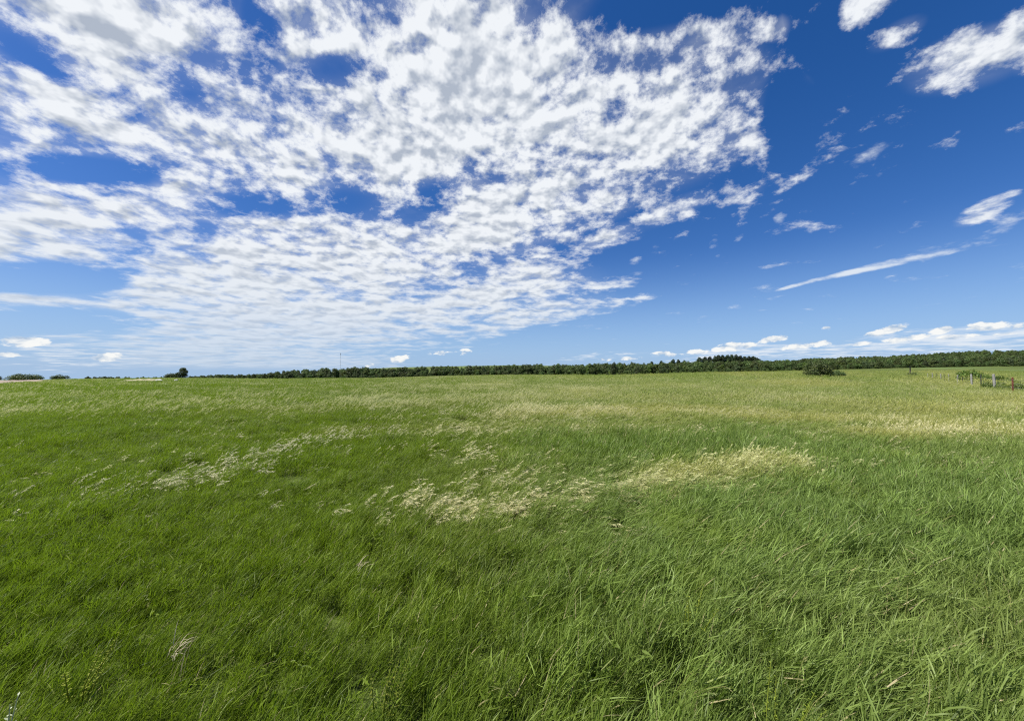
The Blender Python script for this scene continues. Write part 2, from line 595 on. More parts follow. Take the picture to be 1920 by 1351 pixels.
def blades(n, spread, lmin, lmax, wmin, wmax, seg, r, lean=(10, 9), curl=(48, 26), az_sd=45, z0=(0.0, 0.0)):
    """n curved tapering blades; returns verts, quads, per-vertex blade id value, along value"""
    rad_ = spread * np.sqrt(r.random(n))
    th = r.random(n) * 2 * math.pi
    bx, by = rad_ * np.cos(th), rad_ * np.sin(th)
    L = lmin + (lmax - lmin) * r.random(n) ** 0.8
    W = wmin + (wmax - wmin) * r.random(n) ** 1.4
    az = WIND + np.radians(r.normal(0, az_sd, n))
    a0 = np.radians(np.abs(r.normal(lean[0], lean[1], n)))
    a1 = a0 + np.radians(np.clip(r.normal(curl[0], curl[1], n), 2, 125))
    s = np.linspace(0, 1, seg + 1)
    angl = a0[:, None] + (a1 - a0)[:, None] * s[None] ** 1.6
    mid = (angl[:, 1:] + angl[:, :-1]) / 2
    dl = (L / seg)[:, None]
    hx = np.concatenate([np.zeros((n, 1)), np.cumsum(np.sin(mid) * dl, 1)], 1)
    hz_ = np.concatenate([np.zeros((n, 1)), np.cumsum(np.cos(mid) * dl, 1)], 1)
    cx = bx[:, None] + hx * np.cos(az)[:, None]
    cy = by[:, None] + hx * np.sin(az)[:, None]
    tw = np.radians(r.normal(0, 35, n))[:, None] + np.radians(r.normal(0, 40, n))[:, None] * s[None]
    # width direction: across the lean, twisted about the blade's own axis
    side = np.stack([-np.sin(az), np.cos(az), np.zeros(n)], -1)[:, None, :]
    tang = np.stack([np.sin(angl) * np.cos(az)[:, None], np.sin(angl) * np.sin(az)[:, None], np.cos(angl)], -1)
    nor = np.cross(side, tang)
    wd = side * np.cos(tw)[..., None] + nor * np.sin(tw)[..., None]
    prof = np.minimum(1.0, 0.55 + 1.6 * s) * (1 - s ** 2.6) + 0.04
    hw = (W[:, None] * prof[None] / 2)[..., None] * wd
    hz_ = hz_ + (z0[0] + (z0[1] - z0[0]) * r.random(n) ** 0.7)[:, None]
    cen_ = np.stack([cx, cy, hz_], -1)
    V = np.stack([cen_ - hw, cen_ + hw], 2).reshape(n, -1, 3)
    k = np.arange(seg)
    q = np.stack([2 * k, 2 * k + 1, 2 * k + 3, 2 * k + 2], 1)
    F = (q[None] + (np.arange(n) * 2 * (seg + 1))[:, None, None]).reshape(-1, 4)
    bid = np.repeat(r.random(n), 2 * (seg + 1))
    al = np.tile(np.repeat(s, 2), n)
    return V.reshape(-1, 3), F, bid, al


def seed_stem(r, height, heads, droop, size):
    """one flowering stem: thin stalk bending with the wind and a nodding plume of spikelets"""
    Vs, Fs, B, A = [], [], [], []
    nb = 0
    az = WIND + r.normal(0, 0.3)
    seg = 6
    s = np.linspace(0, 1, seg + 1)
    angl = R(6) + R(droop) * s ** 2.2
    mid = (angl[1:] + angl[:-1]) / 2
    hx = np.concatenate([[0], np.cumsum(np.sin(mid) * height / seg)])
    hz_ = np.concatenate([[0], np.cumsum(np.cos(mid) * height / seg)])
    c = np.stack([hx * math.cos(az), hx * math.sin(az), hz_], 1)
    sd = np.array([-math.sin(az), math.cos(az), 0]) * 0.0016
    V = np.stack([c - sd, c + sd], 1).reshape(-1, 3)
    k = np.arange(seg)
    Fs.append(np.stack([2 * k, 2 * k + 1, 2 * k + 3, 2 * k + 2], 1))
    Vs.append(V)
    B.append(np.full(len(V), 0.3))
    A.append(np.repeat(s * 0.45, 2))
    nb = len(V)
    tip = c[-1]
    top = c[-1] - c[-2]
    top /= np.linalg.norm(top)
    for i in range(heads):
        f = i / max(1, heads - 1)
        base = c[-3] * (1 - f) + tip * f if f < 0.55 else c[-2] + (tip - c[-2]) * ((f - 0.1) * 1.1)
        d = top * (0.5 + 0.5 * f) + np.array([math.cos(az), math.sin(az), -0.1]) * 0.8 + r.normal(0, 0.34, 3)
        d /= np.linalg.norm(d)
        ln = size * r.uniform(0.55, 1.15)
        w = np.cross(d, r.normal(0, 1, 3))
        w = w / (np.linalg.norm(w) + 1e-6) * ln * 0.095
        st = base + d * ln * r.uniform(0.15, 0.9)
        V = np.array([st, st + d * ln * 0.5 + w, st + d * ln, st + d * ln * 0.5 - w])
        Vs.append(V)
        Fs.append(np.array([[0, 1, 2, 3]]) + nb)
        B.append(np.full(4, r.random()))
        A.append(np.full(4, 1.0))
        nb += 4
    return np.vstack(Vs), np.vstack(Fs), np.concatenate(B), np.concatenate(A)


def proto(colname, makers, mat):
    c = bpy.data.collections.new(colname)
    for i, mk in enumerate(makers):
        V, F, B, A = mk
        me = mesh_np('%s_%02d' % (colname, i), V, F, mat, smooth=True, attrs={'blade': B, 'along': A})
        c.objects.link(bpy.data.objects.new('%s_%02d' % (colname, i), me))
    return c


def merge(parts):
    Vs, Fs, B, A, n = [], [], [], [], 0
    for V, F, b, a in parts:
        Vs.append(V)
        Fs.append(F + n)
        B.append(b)
        A.append(a)
        n += len(V)
    return np.vstack(Vs), np.vstack(Fs), np.concatenate(B), np.concatenate(A)


def shift(p, dx_, dy_):
    V, F, b, a = p
    V = V.copy()
    V[:, 0] += dx_
    V[:, 1] += dy_
    return V, F, b, a


def stem_group(r, n, spread, hmin, hmax, heads, size, droop=(45, 95)):
    ps = []
    for _ in range(n):
        a, d = r.random() * 6.283, spread * math.sqrt(r.random())
        ps.append(shift(seed_stem(r, r.uniform(hmin, hmax), heads, r.uniform(*droop), size * r.uniform(0.8, 1.2)), d * math.cos(a), d * math.sin(a)))
    return merge(ps)


def scatter(name, label, cat, coll, pos, rot, scl, idx, tint, ripe=None):
    """a cloud of points that carries one tuft on each point"""
    me = bpy.data.meshes.new(name)
    me.vertices.add(len(pos))
    me.vertices.foreach_set('co', np.asarray(pos, np.float32).ravel())
    for an, ty, dat, key in (('rot', 'FLOAT_VECTOR', rot, 'vector'), ('scl', 'FLOAT_VECTOR', scl, 'vector'),
                             ('idx', 'INT', idx, 'value'), ('tint', 'FLOAT', tint, 'value'),
                             ('ripe', 'FLOAT', tint * 0 if ripe is None else ripe, 'value')):
        at = me.attributes.new(an, ty, 'POINT')
        at.data.foreach_set(key, np.asarray(dat, np.int32 if ty == 'INT' else np.float32).ravel())
    o = link(name, me)
    ng = bpy.data.node_groups.new(name, 'GeometryNodeTree')
    ng.interface.new_socket('Geometry', in_out='INPUT', socket_type='NodeSocketGeometry')
    ng.interface.new_socket('Geometry', in_out='OUTPUT', socket_type='NodeSocketGeometry')
    N = ng.nodes.new
    gi, go = N('NodeGroupInput'), N('NodeGroupOutput')
    ci = N('GeometryNodeCollectionInfo')
    ci.inputs['Collection'].default_value = coll
    ci.inputs['Separate Children'].default_value = True
    ci.inputs['Reset Children'].default_value = True
    ip = N('GeometryNodeInstanceOnPoints')
    ip.inputs['Pick Instance'].default_value = True

    def named(n_, ty):
        a = N('GeometryNodeInputNamedAttribute')
        a.data_type = ty
        a.inputs['Name'].default_value = n_
        return a.outputs[0]
    lk = ng.links.new
    lk(gi.outputs[0], ip.inputs['Points'])
    lk(ci.outputs[0], ip.inputs['Instance'])
    lk(named('idx', 'INT'), ip.inputs['Instance Index'])
    lk(named('rot', 'FLOAT_VECTOR'), ip.inputs['Rotation'])
    lk(named('scl', 'FLOAT_VECTOR'), ip.inputs['Scale'])
    lk(ip.outputs[0], go.inputs[0])
    md = o.modifiers.new('tufts', 'NODES')
    md.node_group = ng
    tag(o, label, cat, kind='stuff')
    return o


def sight(px, py, lift=0.0):
    """where the sight line through a photograph pixel first meets the ground (raised by lift)"""
    Y = np.geomspace(1.0, 900, 4000)
    X = (px - 960) / FPX * Y
    ys = 700 - (ground(X, Y) + lift - CAM_H) / Y * FPX
    i = int(np.argmax(ys <= py)) if (ys <= py).any() else len(Y) - 1
    return Vector((X[i], Y[i], gz(X[i], Y[i])))


# places without grass (bare field and mound at the far left) are set before scattering
_ne = [sight(*p) for p in [(-260, 752), (-120, 733), (0, 721.5), (40, 718), (75, 715), (105, 713.2)]]
TRACK_N = [(v.x, v.y) for v in _ne]
TRACK_F = [(v.x * f_, v.y * f_) for v, f_ in zip(_ne, (5, 4.2, 3.4, 3.0, 2.2, 1.3))]
TRACK = TRACK_N + TRACK_F[::-1]


def inside(px, py, poly):
    c = np.zeros(len(px), bool)
    n = len(poly)
    for i in range(n):
        x0, y0 = poly[i]
        x1, y1 = poly[(i + 1) % n]
        hit = ((y0 > py) != (y1 > py)) & (px < (x1 - x0) * (py - y0) / (y1 - y0 + 1e-9) + x0)
        c ^= hit
    return c


MOUND = spot(268, 105)


def keep(px, py):
    k = ~inside(px, py, TRACK)
    k &= np.hypot((px - MOUND.x) / 5.0, (py - MOUND.y) / 2.6) > 1
    return k


def fan(density, r0, r1, half=60.0, back=False):
    """random points with a given density (per m2) in a ring sector ahead of the camera"""
    a = R(half)
    area = a * (r1 * r1 - r0 * r0)
    n = int(area * density)
    r_ = np.sqrt(rng.random(n) * (r1 * r1 - r0 * r0) + r0 * r0)
    th = (rng.random(n) * 2 - 1) * a
    x, y = r_ * np.sin(th), r_ * np.cos(th)
    k = keep(x, y)
    return x[k], y[k]


def species(x, y):
    """0: yellow-green leafy sward on the left .. 1: blue-green brome on the right"""
    return np.clip(0.5 + 0.5 * np.tanh((x / (1.5 + 0.28 * np.maximum(y, 0)) - 0.15) * 1.5) + 0.25 * fbm(x / 5, y / 5, 2), 0, 1)


_seen = {}


def canopy_xy(px, py):
    """where the sight line through a pixel meets the top of the seed heads"""
    if (px, py) not in _seen:
        v = sight(px, py, 0.45)
        _seen[(px, py)] = (v.x, v.y)
    return _seen[(px, py)]


BANDS = [([(1210, 856), (1330, 848), (1440, 840)], 0.33, 1.0), ([(1010, 762), (1250, 757), (1450, 768), (1700, 778)], 1.6, 1.0), ([(1650, 795), (1780, 790), (1920, 800), (2050, 805)], 1.1, 1.0),
         ([(640, 786), (900, 778), (1150, 786), (1300, 772)], 0.9, 0.35), ([(700, 742), (1100, 738), (1500, 742), (1900, 752)], 3.0, 0.35), ([(560, 752), (760, 748)], 2.0, 0.3)]


def bands(x, y):
    """broad strips of the field where the grass has run to seed"""
    out_ = np.zeros(len(x))
    for pts, w, a_ in BANDS:
        p_ = np.array([canopy_xy(*q) for q in pts])
        tt = np.linspace(0, len(p_) - 1, 60)
        qx_ = np.interp(tt, range(len(p_)), p_[:, 0])
        qy_ = np.interp(tt, range(len(p_)), p_[:, 1])
        near_ = np.flatnonzero((y > qy_.min() - 4 * w) & (y < qy_.max() + 4 * w))
        if len(near_):
            d2 = ((x[near_, None] - qx_) ** 2 + (y[near_, None] - qy_) ** 2).min(1)
            out_[near_] = np.maximum(out_[near_], a_ * np.exp(-d2 / (w * w)))
    return out_ * np.clip(0.85 + 0.6 * fbm(x / 1.7, y / 1.7 + 21, 2), 0, 1.2)


def plenty(x, y):
    """how much of the field is in flower: more to the right and farther off"""
    t = x / np.maximum(y, 1)
    base_ = (0.18 + 0.62 * sstep(t, -0.55, 0.35)) * (0.55 + 0.9 * np.clip(fbm(x / (3 + 0.10 * y), y / (2.0 + 0.10 * y) + 3, 2) + 0.1, 0, 1)) * (0.35 + 0.65 * sstep(y, 7, 16))
    return np.clip(base_ + bands(x, y), 0, 1)


def lay(name, label, coll, nvar, x, y, smin, smax, rz, sink=0.02, tint=None, tilt=8, cat='grass', ripe=None, even=False):
    n = len(x)
    z = ground(x, y) - sink
    gust = fbm(x / 2.6 + 40, y / 2.6, 2)                       # waves of wind: lean and height vary together
    sp = species(x, y)
    s = smin + (smax - smin) * rng.random(n)
    s = s * (0.94 if even else 1.0) * (1.0 + 0 * sp if even else 0.66 + 0.32 * sp + 0.12 * fbm(x / 1.1, y / 1.1 + 80, 2))
    lean = np.radians(9 + 26 * gust + rng.normal(0, tilt, n)) * (0.45 + 0.75 * sp)
    rotz = np.radians(rng.normal(0, rz, n)) + 0.5 * fbm(x / 4.0, y / 4.0 + 31, 2)
    rot = np.stack([rng.normal(0, 0.10, n), lean, rotz], 1)
    if even:
        s = s * np.where((x < -2.2) & (y < 12), 0.78, np.where(y < 4.6, 0.85, 1.0))
    scl = np.stack([s, s, s * (0.92 - 0.16 * gust)], 1)
    return scatter(name, label, cat, coll, np.stack([x, y, z], 1), rot, scl, rng.integers(0, nvar, n), sp if tint is None else tint, plenty(x, y) if ripe is None else ripe)


pr = np.random.default_rng(21)
def tuft(n, spread, wk, seg, r):
    """leafy stems: short arching leaves set at many heights, some long blades, a few stalks"""
    return merge([blades(int(n * 0.74), spread, 0.06, 0.18, 0.003 * wk, 0.0075 * wk, seg, r, lean=(30, 15), curl=(14, 18), az_sd=44, z0=(0.06, 0.34)),
                  blades(int(n * 0.18), spread, 0.20, 0.38, 0.003 * wk, 0.006 * wk, seg, r, lean=(13, 9), curl=(18, 16), az_sd=45),
                  blades(int(n * 0.08), spread, 0.30, 0.44, 0.0015 * wk, 0.003 * wk, seg, r, lean=(12, 6), curl=(12, 10), az_sd=30)])


near = proto('tuft_near', [tuft(96, 0.105, 1.0, 3, pr) for _ in range(14)], M_GRASS)
x, y = fan(190, 0.0, 2.6, 180)
x2, y2 = fan(190, 2.6, 6.0, 62)
x, y = np.concatenate([x, x2]), np.concatenate([y, y2])
k = rng.random(len(x)) < 1.0 / (1.0 + 0.9 * species(x, y))       # fine short sward left, taller brome right
x, y = x[k], y[k]
lay('meadow_grass', 'dense green grass blades bent by the wind in the foreground', near, 14, x, y, 0.72, 1.12, 28)

midc = proto('tuft_middle', [tuft(300, 0.27, 1.25, 3, pr) for _ in range(9)], M_GRASS)
x, y = fan(20, 5.7, 20.0, 60)
lay('meadow_grass', 'wind-blown green grass across the middle of the meadow', midc, 9, x, y, 0.80, 1.15, 26)

def kin(p, lo, hi):
    V, F, b_, a_ = p
    return V, F, lo + (hi - lo) * b_, a_


broad = proto('broad_leaves', [kin(blades(9, 0.07, 0.09, 0.22, 0.005, 0.0092, 4, pr, lean=(26, 14), curl=(16, 22), az_sd=42, z0=(0.12, 0.30)), 0.70, 0.95) for _ in range(8)], M_GRASS)  # blade tone raised: highlights on the broad leaves painted as paler colour
x, y = fan(26, 0.8, 7.5, 62)
k = rng.random(len(x)) < (0.10 + 0.9 * species(x, y)) * np.clip(0.55 + 0.8 * fbm(x / 0.8, y / 0.8 + 55, 2), 0.05, 1)
lay('brome_leaves', 'broad brome leaves with highlights painted as a paler tone in the near grass', broad, 8, x[k], y[k], 0.8, 1.15, 24)

forb = proto('forb', [kin(blades(26, 0.09, 0.03, 0.075, 0.009, 0.018, 3, pr, lean=(45, 25), curl=(25, 30), az_sd=110, z0=(0.16, 0.34)), 0.15, 0.9) for _ in range(8)], M_GRASS)
x, y = fan(34, 0.8, 6.5, 62)
k = rng.random(len(x)) < np.clip(1.0 - 1.1 * species(x, y), 0, 1) * np.clip(0.35 + 1.3 * fbm(x / 0.6, y / 0.6 + 155, 2), 0, 1)
lay('meadow_forbs', 'small round-leaved herbs mixed into the grass at the lower left', forb, 8, x[k], y[k], 0.8, 1.2, 60, cat='herbs')

farc = proto('tuft_far', [tuft(360, 0.85, 2.8, 2, pr) for _ in range(7)], M_GRASS)
x, y = fan(1.7, 19.5, 70.0, 59)
lay('meadow_grass', 'olive green grass of the farther meadow', farc, 7, x, y, 0.75, 1.15, 26)

hillc = proto('tuft_distant', [blades(340, 2.6, 0.24, 0.46, 0.03, 0.07, 2, pr, curl=(60, 25)) for _ in range(5)], M_GRASS)
x, y = fan(0.17, 68.0, 330.0, 57)
k = y < BELT_Y + 4
lay('meadow_grass', 'distant grass running up to the belt of trees', hillc, 5, x[k], y[k], 0.8, 1.05, 26)

# ---- flowering grass: pale plumes in drifts and all over the farther field
def drift(pts, width, count, fuzz=0.5):
    """random points along a polyline of photograph pixels laid on the top of the grass"""
    w = np.array([canopy_xy(*p) for p in pts])
    d = np.concatenate([[0], np.cumsum(np.hypot(*np.diff(w, axis=0).T))])
    u = rng.random(count) * d[-1]
    x = np.interp(u, d, w[:, 0]) + rng.normal(0, width, count)
    y = np.interp(u, d, w[:, 1]) + rng.normal(0, width * fuzz + 0.05, count)
    return x, y


plume = proto('plume', [stem_group(pr, 3, 0.10, 0.42, 0.58, 38, 0.036) for _ in range(10)], M_SEED)
plume_far = proto('plume_far', [stem_group(pr, 7, 0.55, 0.42, 0.62, 20, 0.05) for _ in range(8)], M_SEED_FAR)
plume_dist = proto('plume_distant', [stem_group(pr, 12, 2.0, 0.42, 0.64, 10, 0.11) for _ in range(6)], M_SEED_FAR)

DX, DY = [], []
for pts, wd, ct in [
    ([(190, 872), (300, 858), (430, 838), (520, 815), (640, 792)], 0.36, 290),
        ([(760, 893), (860, 905), (960, 890), (1060, 878), (1180, 866)], 0.17, 460),
    ([(1170, 862), (1300, 852), (1380, 846), (1440, 840)], 0.22, 2600),
    ([(860, 868), (1000, 850), (1150, 850)], 0.25, 60),
    ([(640, 790), (900, 785), (1150, 792), (1300, 778)], 0.7, 420),
    ([(1010, 762), (1250, 757), (1450, 770), (1700, 785)], 1.7, 3000),
    ([(1650, 795), (1780, 790), (1920, 800), (2050, 805)], 1.2, 1500),
    ([(760, 812), (820, 812), (900, 830)], 0.4, 90),
]:
    x, y = drift(pts, wd, ct)
    tail = rng.random(ct) < (0.06 if ct > 2000 and wd < 0.3 else 0.22)                              # each drift thins out into the sward around it
    x = x + tail * rng.normal(0, 0.45 + wd, ct)
    y = y + tail * rng.normal(0, 0.30 + 0.5 * wd, ct)
    k = (rng.random(ct) < 2.0) if wd < 0.3 else rng.random(ct) < np.clip(0.62 + 0.9 * fbm(x / 0.9 + 3, y / 0.9, 2), 0.12, 1)
    x, y = x[k], y[k]
    DX.append(x)
    DY.append(y)
x, y = np.concatenate(DX), np.concatenate(DY)
xs, ys = fan(1.2, 3.4, 9.0, 60)
k = fbm(xs / 2.2, ys / 2.2 + 11, 2) > 0.10
x, y = np.concatenate([x, xs[k]]), np.concatenate([y, ys[k]])
yellow = np.clip((x - 0.2) * 0.7, 0, 1) * np.exp(-((y - 5.3) / 1.4) ** 2)
lay('flowering_grass', 'drifts of pale seed plumes nodding over the near grass', plume, 10, x, y, 0.75, 1.1, 22, tint=yellow, cat='seed plumes',
    ripe=np.clip((-x - 2.2) * 0.8, 0, 0.8), even=True)


young = proto('young_stem', [stem_group(pr, 2, 0.12, 0.40, 0.56, 16, 0.020, droop=(20, 60)) for _ in range(8)], M_SEED_YOUNG)
x, y = fan(9, 0.9, 9.0, 61)
k = rng.random(len(x)) < np.clip(0.35 + 0.9 * fbm(x / 1.3, y / 1.3 + 71, 2), 0.05, 1)
lay('young_seed_stems', 'thin brownish green seed stems scattered through the near grass', young, 8, x[k], y[k], 0.75, 1.1, 24, tint=0 * x[k], cat='seed stems', ripe=0 * x[k])


def thin(x, y, want):
    k = rng.random(len(x)) < np.clip(want, 0, 1)
    return x[k], y[k]


x, y = fan(9.0, 8.0, 45.0, 60)
x, y = thin(x, y, plenty(x, y))
lay('flowering_grass', 'pale seed plumes over the middle of the meadow', plume_far, 8, x, y, 0.75, 1.1, 20, tint=0.75 + 0 * x, cat='seed plumes', ripe=0 * x, even=True)
x, y = fan(0.8, 44.0, 300.0, 57)
k = y < BELT_Y - 5
x, y = thin(x[k], y[k], plenty(x[k], y[k]))
lay('flowering_grass', 'haze of seed plumes over the far meadow', plume_dist, 6, x, y, 0.7, 0.95, 20, tint=0.8 + 0 * x, cat='seed plumes', ripe=0 * x, even=True)

# ------------------------------------------------------------------ materials of trees, timber, steel, earth
def foliage_material(name, dark, light, trans=0.28):
    m, h = mat_new(name)
    b = attr(h, 'blade')
    rnd = h.new('ShaderNodeObjectInfo').outputs['Random']
    pos = h.new('ShaderNodeNewGeometry').outputs['Position']
    c = h.mix(b, rgb(*dark), rgb(*light))
    n = h.noise(pos, 0.35, 2, 0.5)
    c = h.mix(h.math('MULTIPLY', h.ramp(n, 0.45, 0.7), 0.45), c, rgb(light[0] * 1.25, light[1] * 1.05, light[2] * 0.9))
    hs = h.new('ShaderNodeHueSaturation')
    h.put(hs.inputs['Color'], c)
    h.put(hs.inputs['Hue'], h.math('MULTIPLY_ADD', rnd, 0.03, 0.485))
    h.put(hs.inputs['Value'], h.math('MULTIPLY_ADD', rnd, 0.75, 0.62))
    finish(h, leaf_shader(h, hs.outputs[0], hs.outputs[0], 0.5, 0.3, trans))
    return m


def plain(name, c1, c2, scale, rough=0.8, metal=0.0, bump=0.3, stretch=(1, 1, 1), dist=0.01):
    m, h = mat_new(name)
    co = h.new('ShaderNodeTexCoord').outputs['Object']
    v = h.vmath('MULTIPLY', co, stretch)
    n = h.noise(v, scale, 5, 0.6)
    p = h.new('ShaderNodeBsdfPrincipled')
    h.put(p.inputs['Base Color'], h.mix(h.ramp(n, 0.3, 0.7), rgb(*c1), rgb(*c2)))
    p.inputs['Roughness'].default_value = rough
    p.inputs['Metallic'].default_value = metal
    bp = h.new('ShaderNodeBump')
    bp.inputs['Strength'].default_value = bump
    bp.inputs['Distance'].default_value = dist
    h.put(bp.inputs['Height'], n)
    h.t.links.new(bp.outputs[0], p.inputs['Normal'])
    finish(h, p.outputs[0])
    return m


M_LEAF = foliage_material('oak_foliage', (0.034, 0.062, 0.016), (0.115, 0.165, 0.045))
M_PALE = foliage_material('willow_foliage', (0.045, 0.070, 0.025), (0.095, 0.125, 0.050))
M_BUSH = foliage_material('bush_foliage', (0.045, 0.075, 0.020), (0.120, 0.160, 0.050))
M_FRESH = foliage_material('fresh_foliage', (0.050, 0.090, 0.012), (0.120, 0.170, 0.030))
M_WEED = foliage_material('weed_foliage', (0.14, 0.20, 0.02), (0.30, 0.36, 0.05), 0.4)
M_SILVER = foliage_material('silver_foliage', (0.26, 0.31, 0.20), (0.48, 0.52, 0.38), 0.3)
M_BARK = plain('bark', (0.05, 0.04, 0.03), (0.12, 0.10, 0.08), 6.0, 0.9, stretch=(1, 1, 0.25))
M_TIMBER = plain('weathered_timber', (0.19, 0.18, 0.16), (0.38, 0.37, 0.335), 9.0, 0.85, stretch=(1, 1, 0.12), bump=0.6)
M_RUST = plain('rusty_steel', (0.11, 0.035, 0.022), (0.26, 0.085, 0.05), 20.0, 0.75, 0.2)
M_STEEL = plain('dark_steel', (0.03, 0.035, 0.03), (0.07, 0.07, 0.06), 20.0, 0.6, 0.3)
M_WIRE = plain('galvanised_wire', (0.22, 0.22, 0.22), (0.36, 0.36, 0.35), 12.0, 0.5, 0.7)
M_EARTH = plain('bare_earth', (0.16, 0.12, 0.09), (0.34, 0.27, 0.20), 0.25, 0.95, bump=0.5, dist=0.1)
M_STRAW = plain('dry_thatch', (0.20, 0.19, 0.10), (0.36, 0.32, 0.20), 1.5, 0.95, bump=0.6, dist=0.08)
M_ROCK = plain('pale_rock', (0.45, 0.43, 0.39), (0.66, 0.63, 0.58), 3.0, 0.9, bump=0.5, dist=0.05)
M_MAST = plain('mast_paint', (0.20, 0.21, 0.23), (0.30, 0.31, 0.33), 2.0, 0.6)

# ------------------------------------------------------------------ bare field, mound and stones at the far left
nu, nv = 40, 14
nx = np.interp(np.linspace(0, len(TRACK_N) - 1, nu), range(len(TRACK_N)), [p[0] for p in TRACK_N])
ny = np.interp(np.linspace(0, len(TRACK_N) - 1, nu), range(len(TRACK_N)), [p[1] for p in TRACK_N])
qx = np.interp(np.linspace(0, len(TRACK_N) - 1, nu), range(len(TRACK_N)), [p[0] for p in TRACK_F])
qy = np.interp(np.linspace(0, len(TRACK_N) - 1, nu), range(len(TRACK_N)), [p[1] for p in TRACK_F])
w_ = np.linspace(0, 1, nv)[:, None] ** 1.5
fx_, fy_ = nx + (qx - nx) * w_, ny + (qy - ny) * w_
fz_ = ground(fx_, fy_) + 0.10
fz_[0] -= 0.16
ii, jj = np.meshgrid(np.arange(nv - 1), np.arange(nu - 1), indexing='ij')
a0 = (ii * nu + jj).ravel()
tag(link('dirt_field', mesh_np('dirt_field', np.stack([fx_, fy_, fz_], -1).reshape(-1, 3), np.stack([a0, a0 + 1, a0 + nu + 1, a0 + nu], 1), M_EARTH, True)), kind='structure')

nu = 26
uu, vv = np.meshgrid(np.linspace(-1, 1, nu), np.linspace(-1, 1, nu), indexing='ij')
rr_ = np.hypot(uu, vv)
mx_, my_ = MOUND.x + uu * 6.4, MOUND.y + vv * 3.2
mz_ = ground(mx_, my_) + 0.85 * np.clip(1 - rr_ ** 2, -0.25, 1) * (0.75 + 0.35 * fbm(mx_ / 1.6, my_ / 1.6, 3)) + 0.02
ii, jj = np.meshgrid(np.arange(nu - 1), np.arange(nu - 1), indexing='ij')
a0 = (ii * nu + jj).ravel()
tag(link('dirt_mound', mesh_np('dirt_mound', np.stack([mx_, my_, mz_], -1).reshape(-1, 3), np.stack([a0, a0 + nu, a0 + nu + 1, a0 + 1], 1), M_STRAW, True)), kind='structure')


def stone(loc, sx_, sy_, sz_, seed, label):
    b = bmesh.new()
    bmesh.ops.create_icosphere(b, subdivisions=3, radius=1.0)
    r = random.Random(seed)
    ph = [r.uniform(0, 6) for _ in range(6)]
    for v in b.verts:
        c = v.co
        k = 1 + 0.14 * math.sin(c.x * 3 + ph[0]) * math.cos(c.y * 2.6 + ph[1]) + 0.08 * math.sin(c.z * 5 + c.x * 4 + ph[2])
        v.co = Vector((round(c.x * k * 4) / 4 * 0.4 + c.x * k * 0.6, c.y * k, c.z * k))
        v.co = Vector((v.co.x * sx_, v.co.y * sy_, v.co.z * sz_))
    me = bpy.data.meshes.new('stone')
    b.to_mesh(me)
    b.free()
    o = link('stone', me, None, M_ROCK, loc)
    return tag(o, label, 'stone', 'pale stones at the field edge')


p = spot(299, 96)
stone((p.x, p.y, p.z + 0.36), 0.75, 0.5, 0.32, 1, 'long pale flat stone in the grass just right of the dry mound')
p = spot(331, 96)
stone((p.x, p.y, p.z + 0.36), 0.42, 0.35, 0.26, 2, 'small pale stone in the grass below the lone leaning tree')


# ------------------------------------------------------------------ trees and bushes
def tube(V, F, pts, rads, sides=7):
    """append a tapered tube along a list of points"""
    n0_ = len(V)
    for i, (p, r_) in enumerate(zip(pts, rads)):
        d = (pts[min(i + 1, len(pts) - 1)] - pts[max(i - 1, 0)]).normalized()
        a = d.orthogonal().normalized()
        b = d.cross(a)
        for k_ in range(sides):
            an = 2 * math.pi * k_ / sides
            V.append(p + (a * math.cos(an) + b * math.sin(an)) * r_)
    for i in range(len(pts) - 1):
        for k_ in range(sides):
            F.append((n0_ + i * sides + k_, n0_ + i * sides + (k_ + 1) % sides, n0_ + (i + 1) * sides + (k_ + 1) % sides, n0_ + (i + 1) * sides + k_))


def leaf_cloud(r, lobes, n, size, up_bias=0.25, shell=0.55):
    """n leaf sprays (bent quads) on the outer shell of a set of ellipsoid lobes"""
    L = np.array(lobes)                                   # x y z rx ry rz
    area = (L[:, 3] * L[:, 4] + L[:, 4] * L[:, 5] + L[:, 3] * L[:, 5])
    li = r.choice(len(L), n, p=area / area.sum())
    d = r.normal(0, 1, (n, 3))
    d[:, 2] += up_bias
    d /= np.linalg.norm(d, axis=1)[:, None]
    rad_ = shell + (1.06 - shell) * r.random(n) ** 0.55
    c = L[li, :3] + d * L[li, 3:] * rad_[:, None]
    c += r.normal(0, size * 0.25, (n, 3))
    nrm = d + r.normal(0, 0.55, (n, 3))
    nrm /= np.linalg.norm(nrm, axis=1)[:, None]
    a = np.cross(nrm, r.normal(0, 1, (n, 3)))
    a /= np.linalg.norm(a, axis=1)[:, None] + 1e-9
    b = np.cross(nrm, a)
    s = (size * r.uniform(0.55, 1.25, n))[:, None]
    V = np.stack([c - a * s * 0.5, c + b * s * 0.32 + nrm * s * 0.08, c + a * s * 0.5, c - b * s * 0.32 + nrm * s * 0.08], 1).reshape(-1, 3)
    F = np.arange(4 * n).reshape(n, 4)
    tone = r.random(len(L))[li] * 0.45 + r.random(n) * 0.55
    return V, F, np.repeat(tone, 4), np.repeat(rad_, 4)


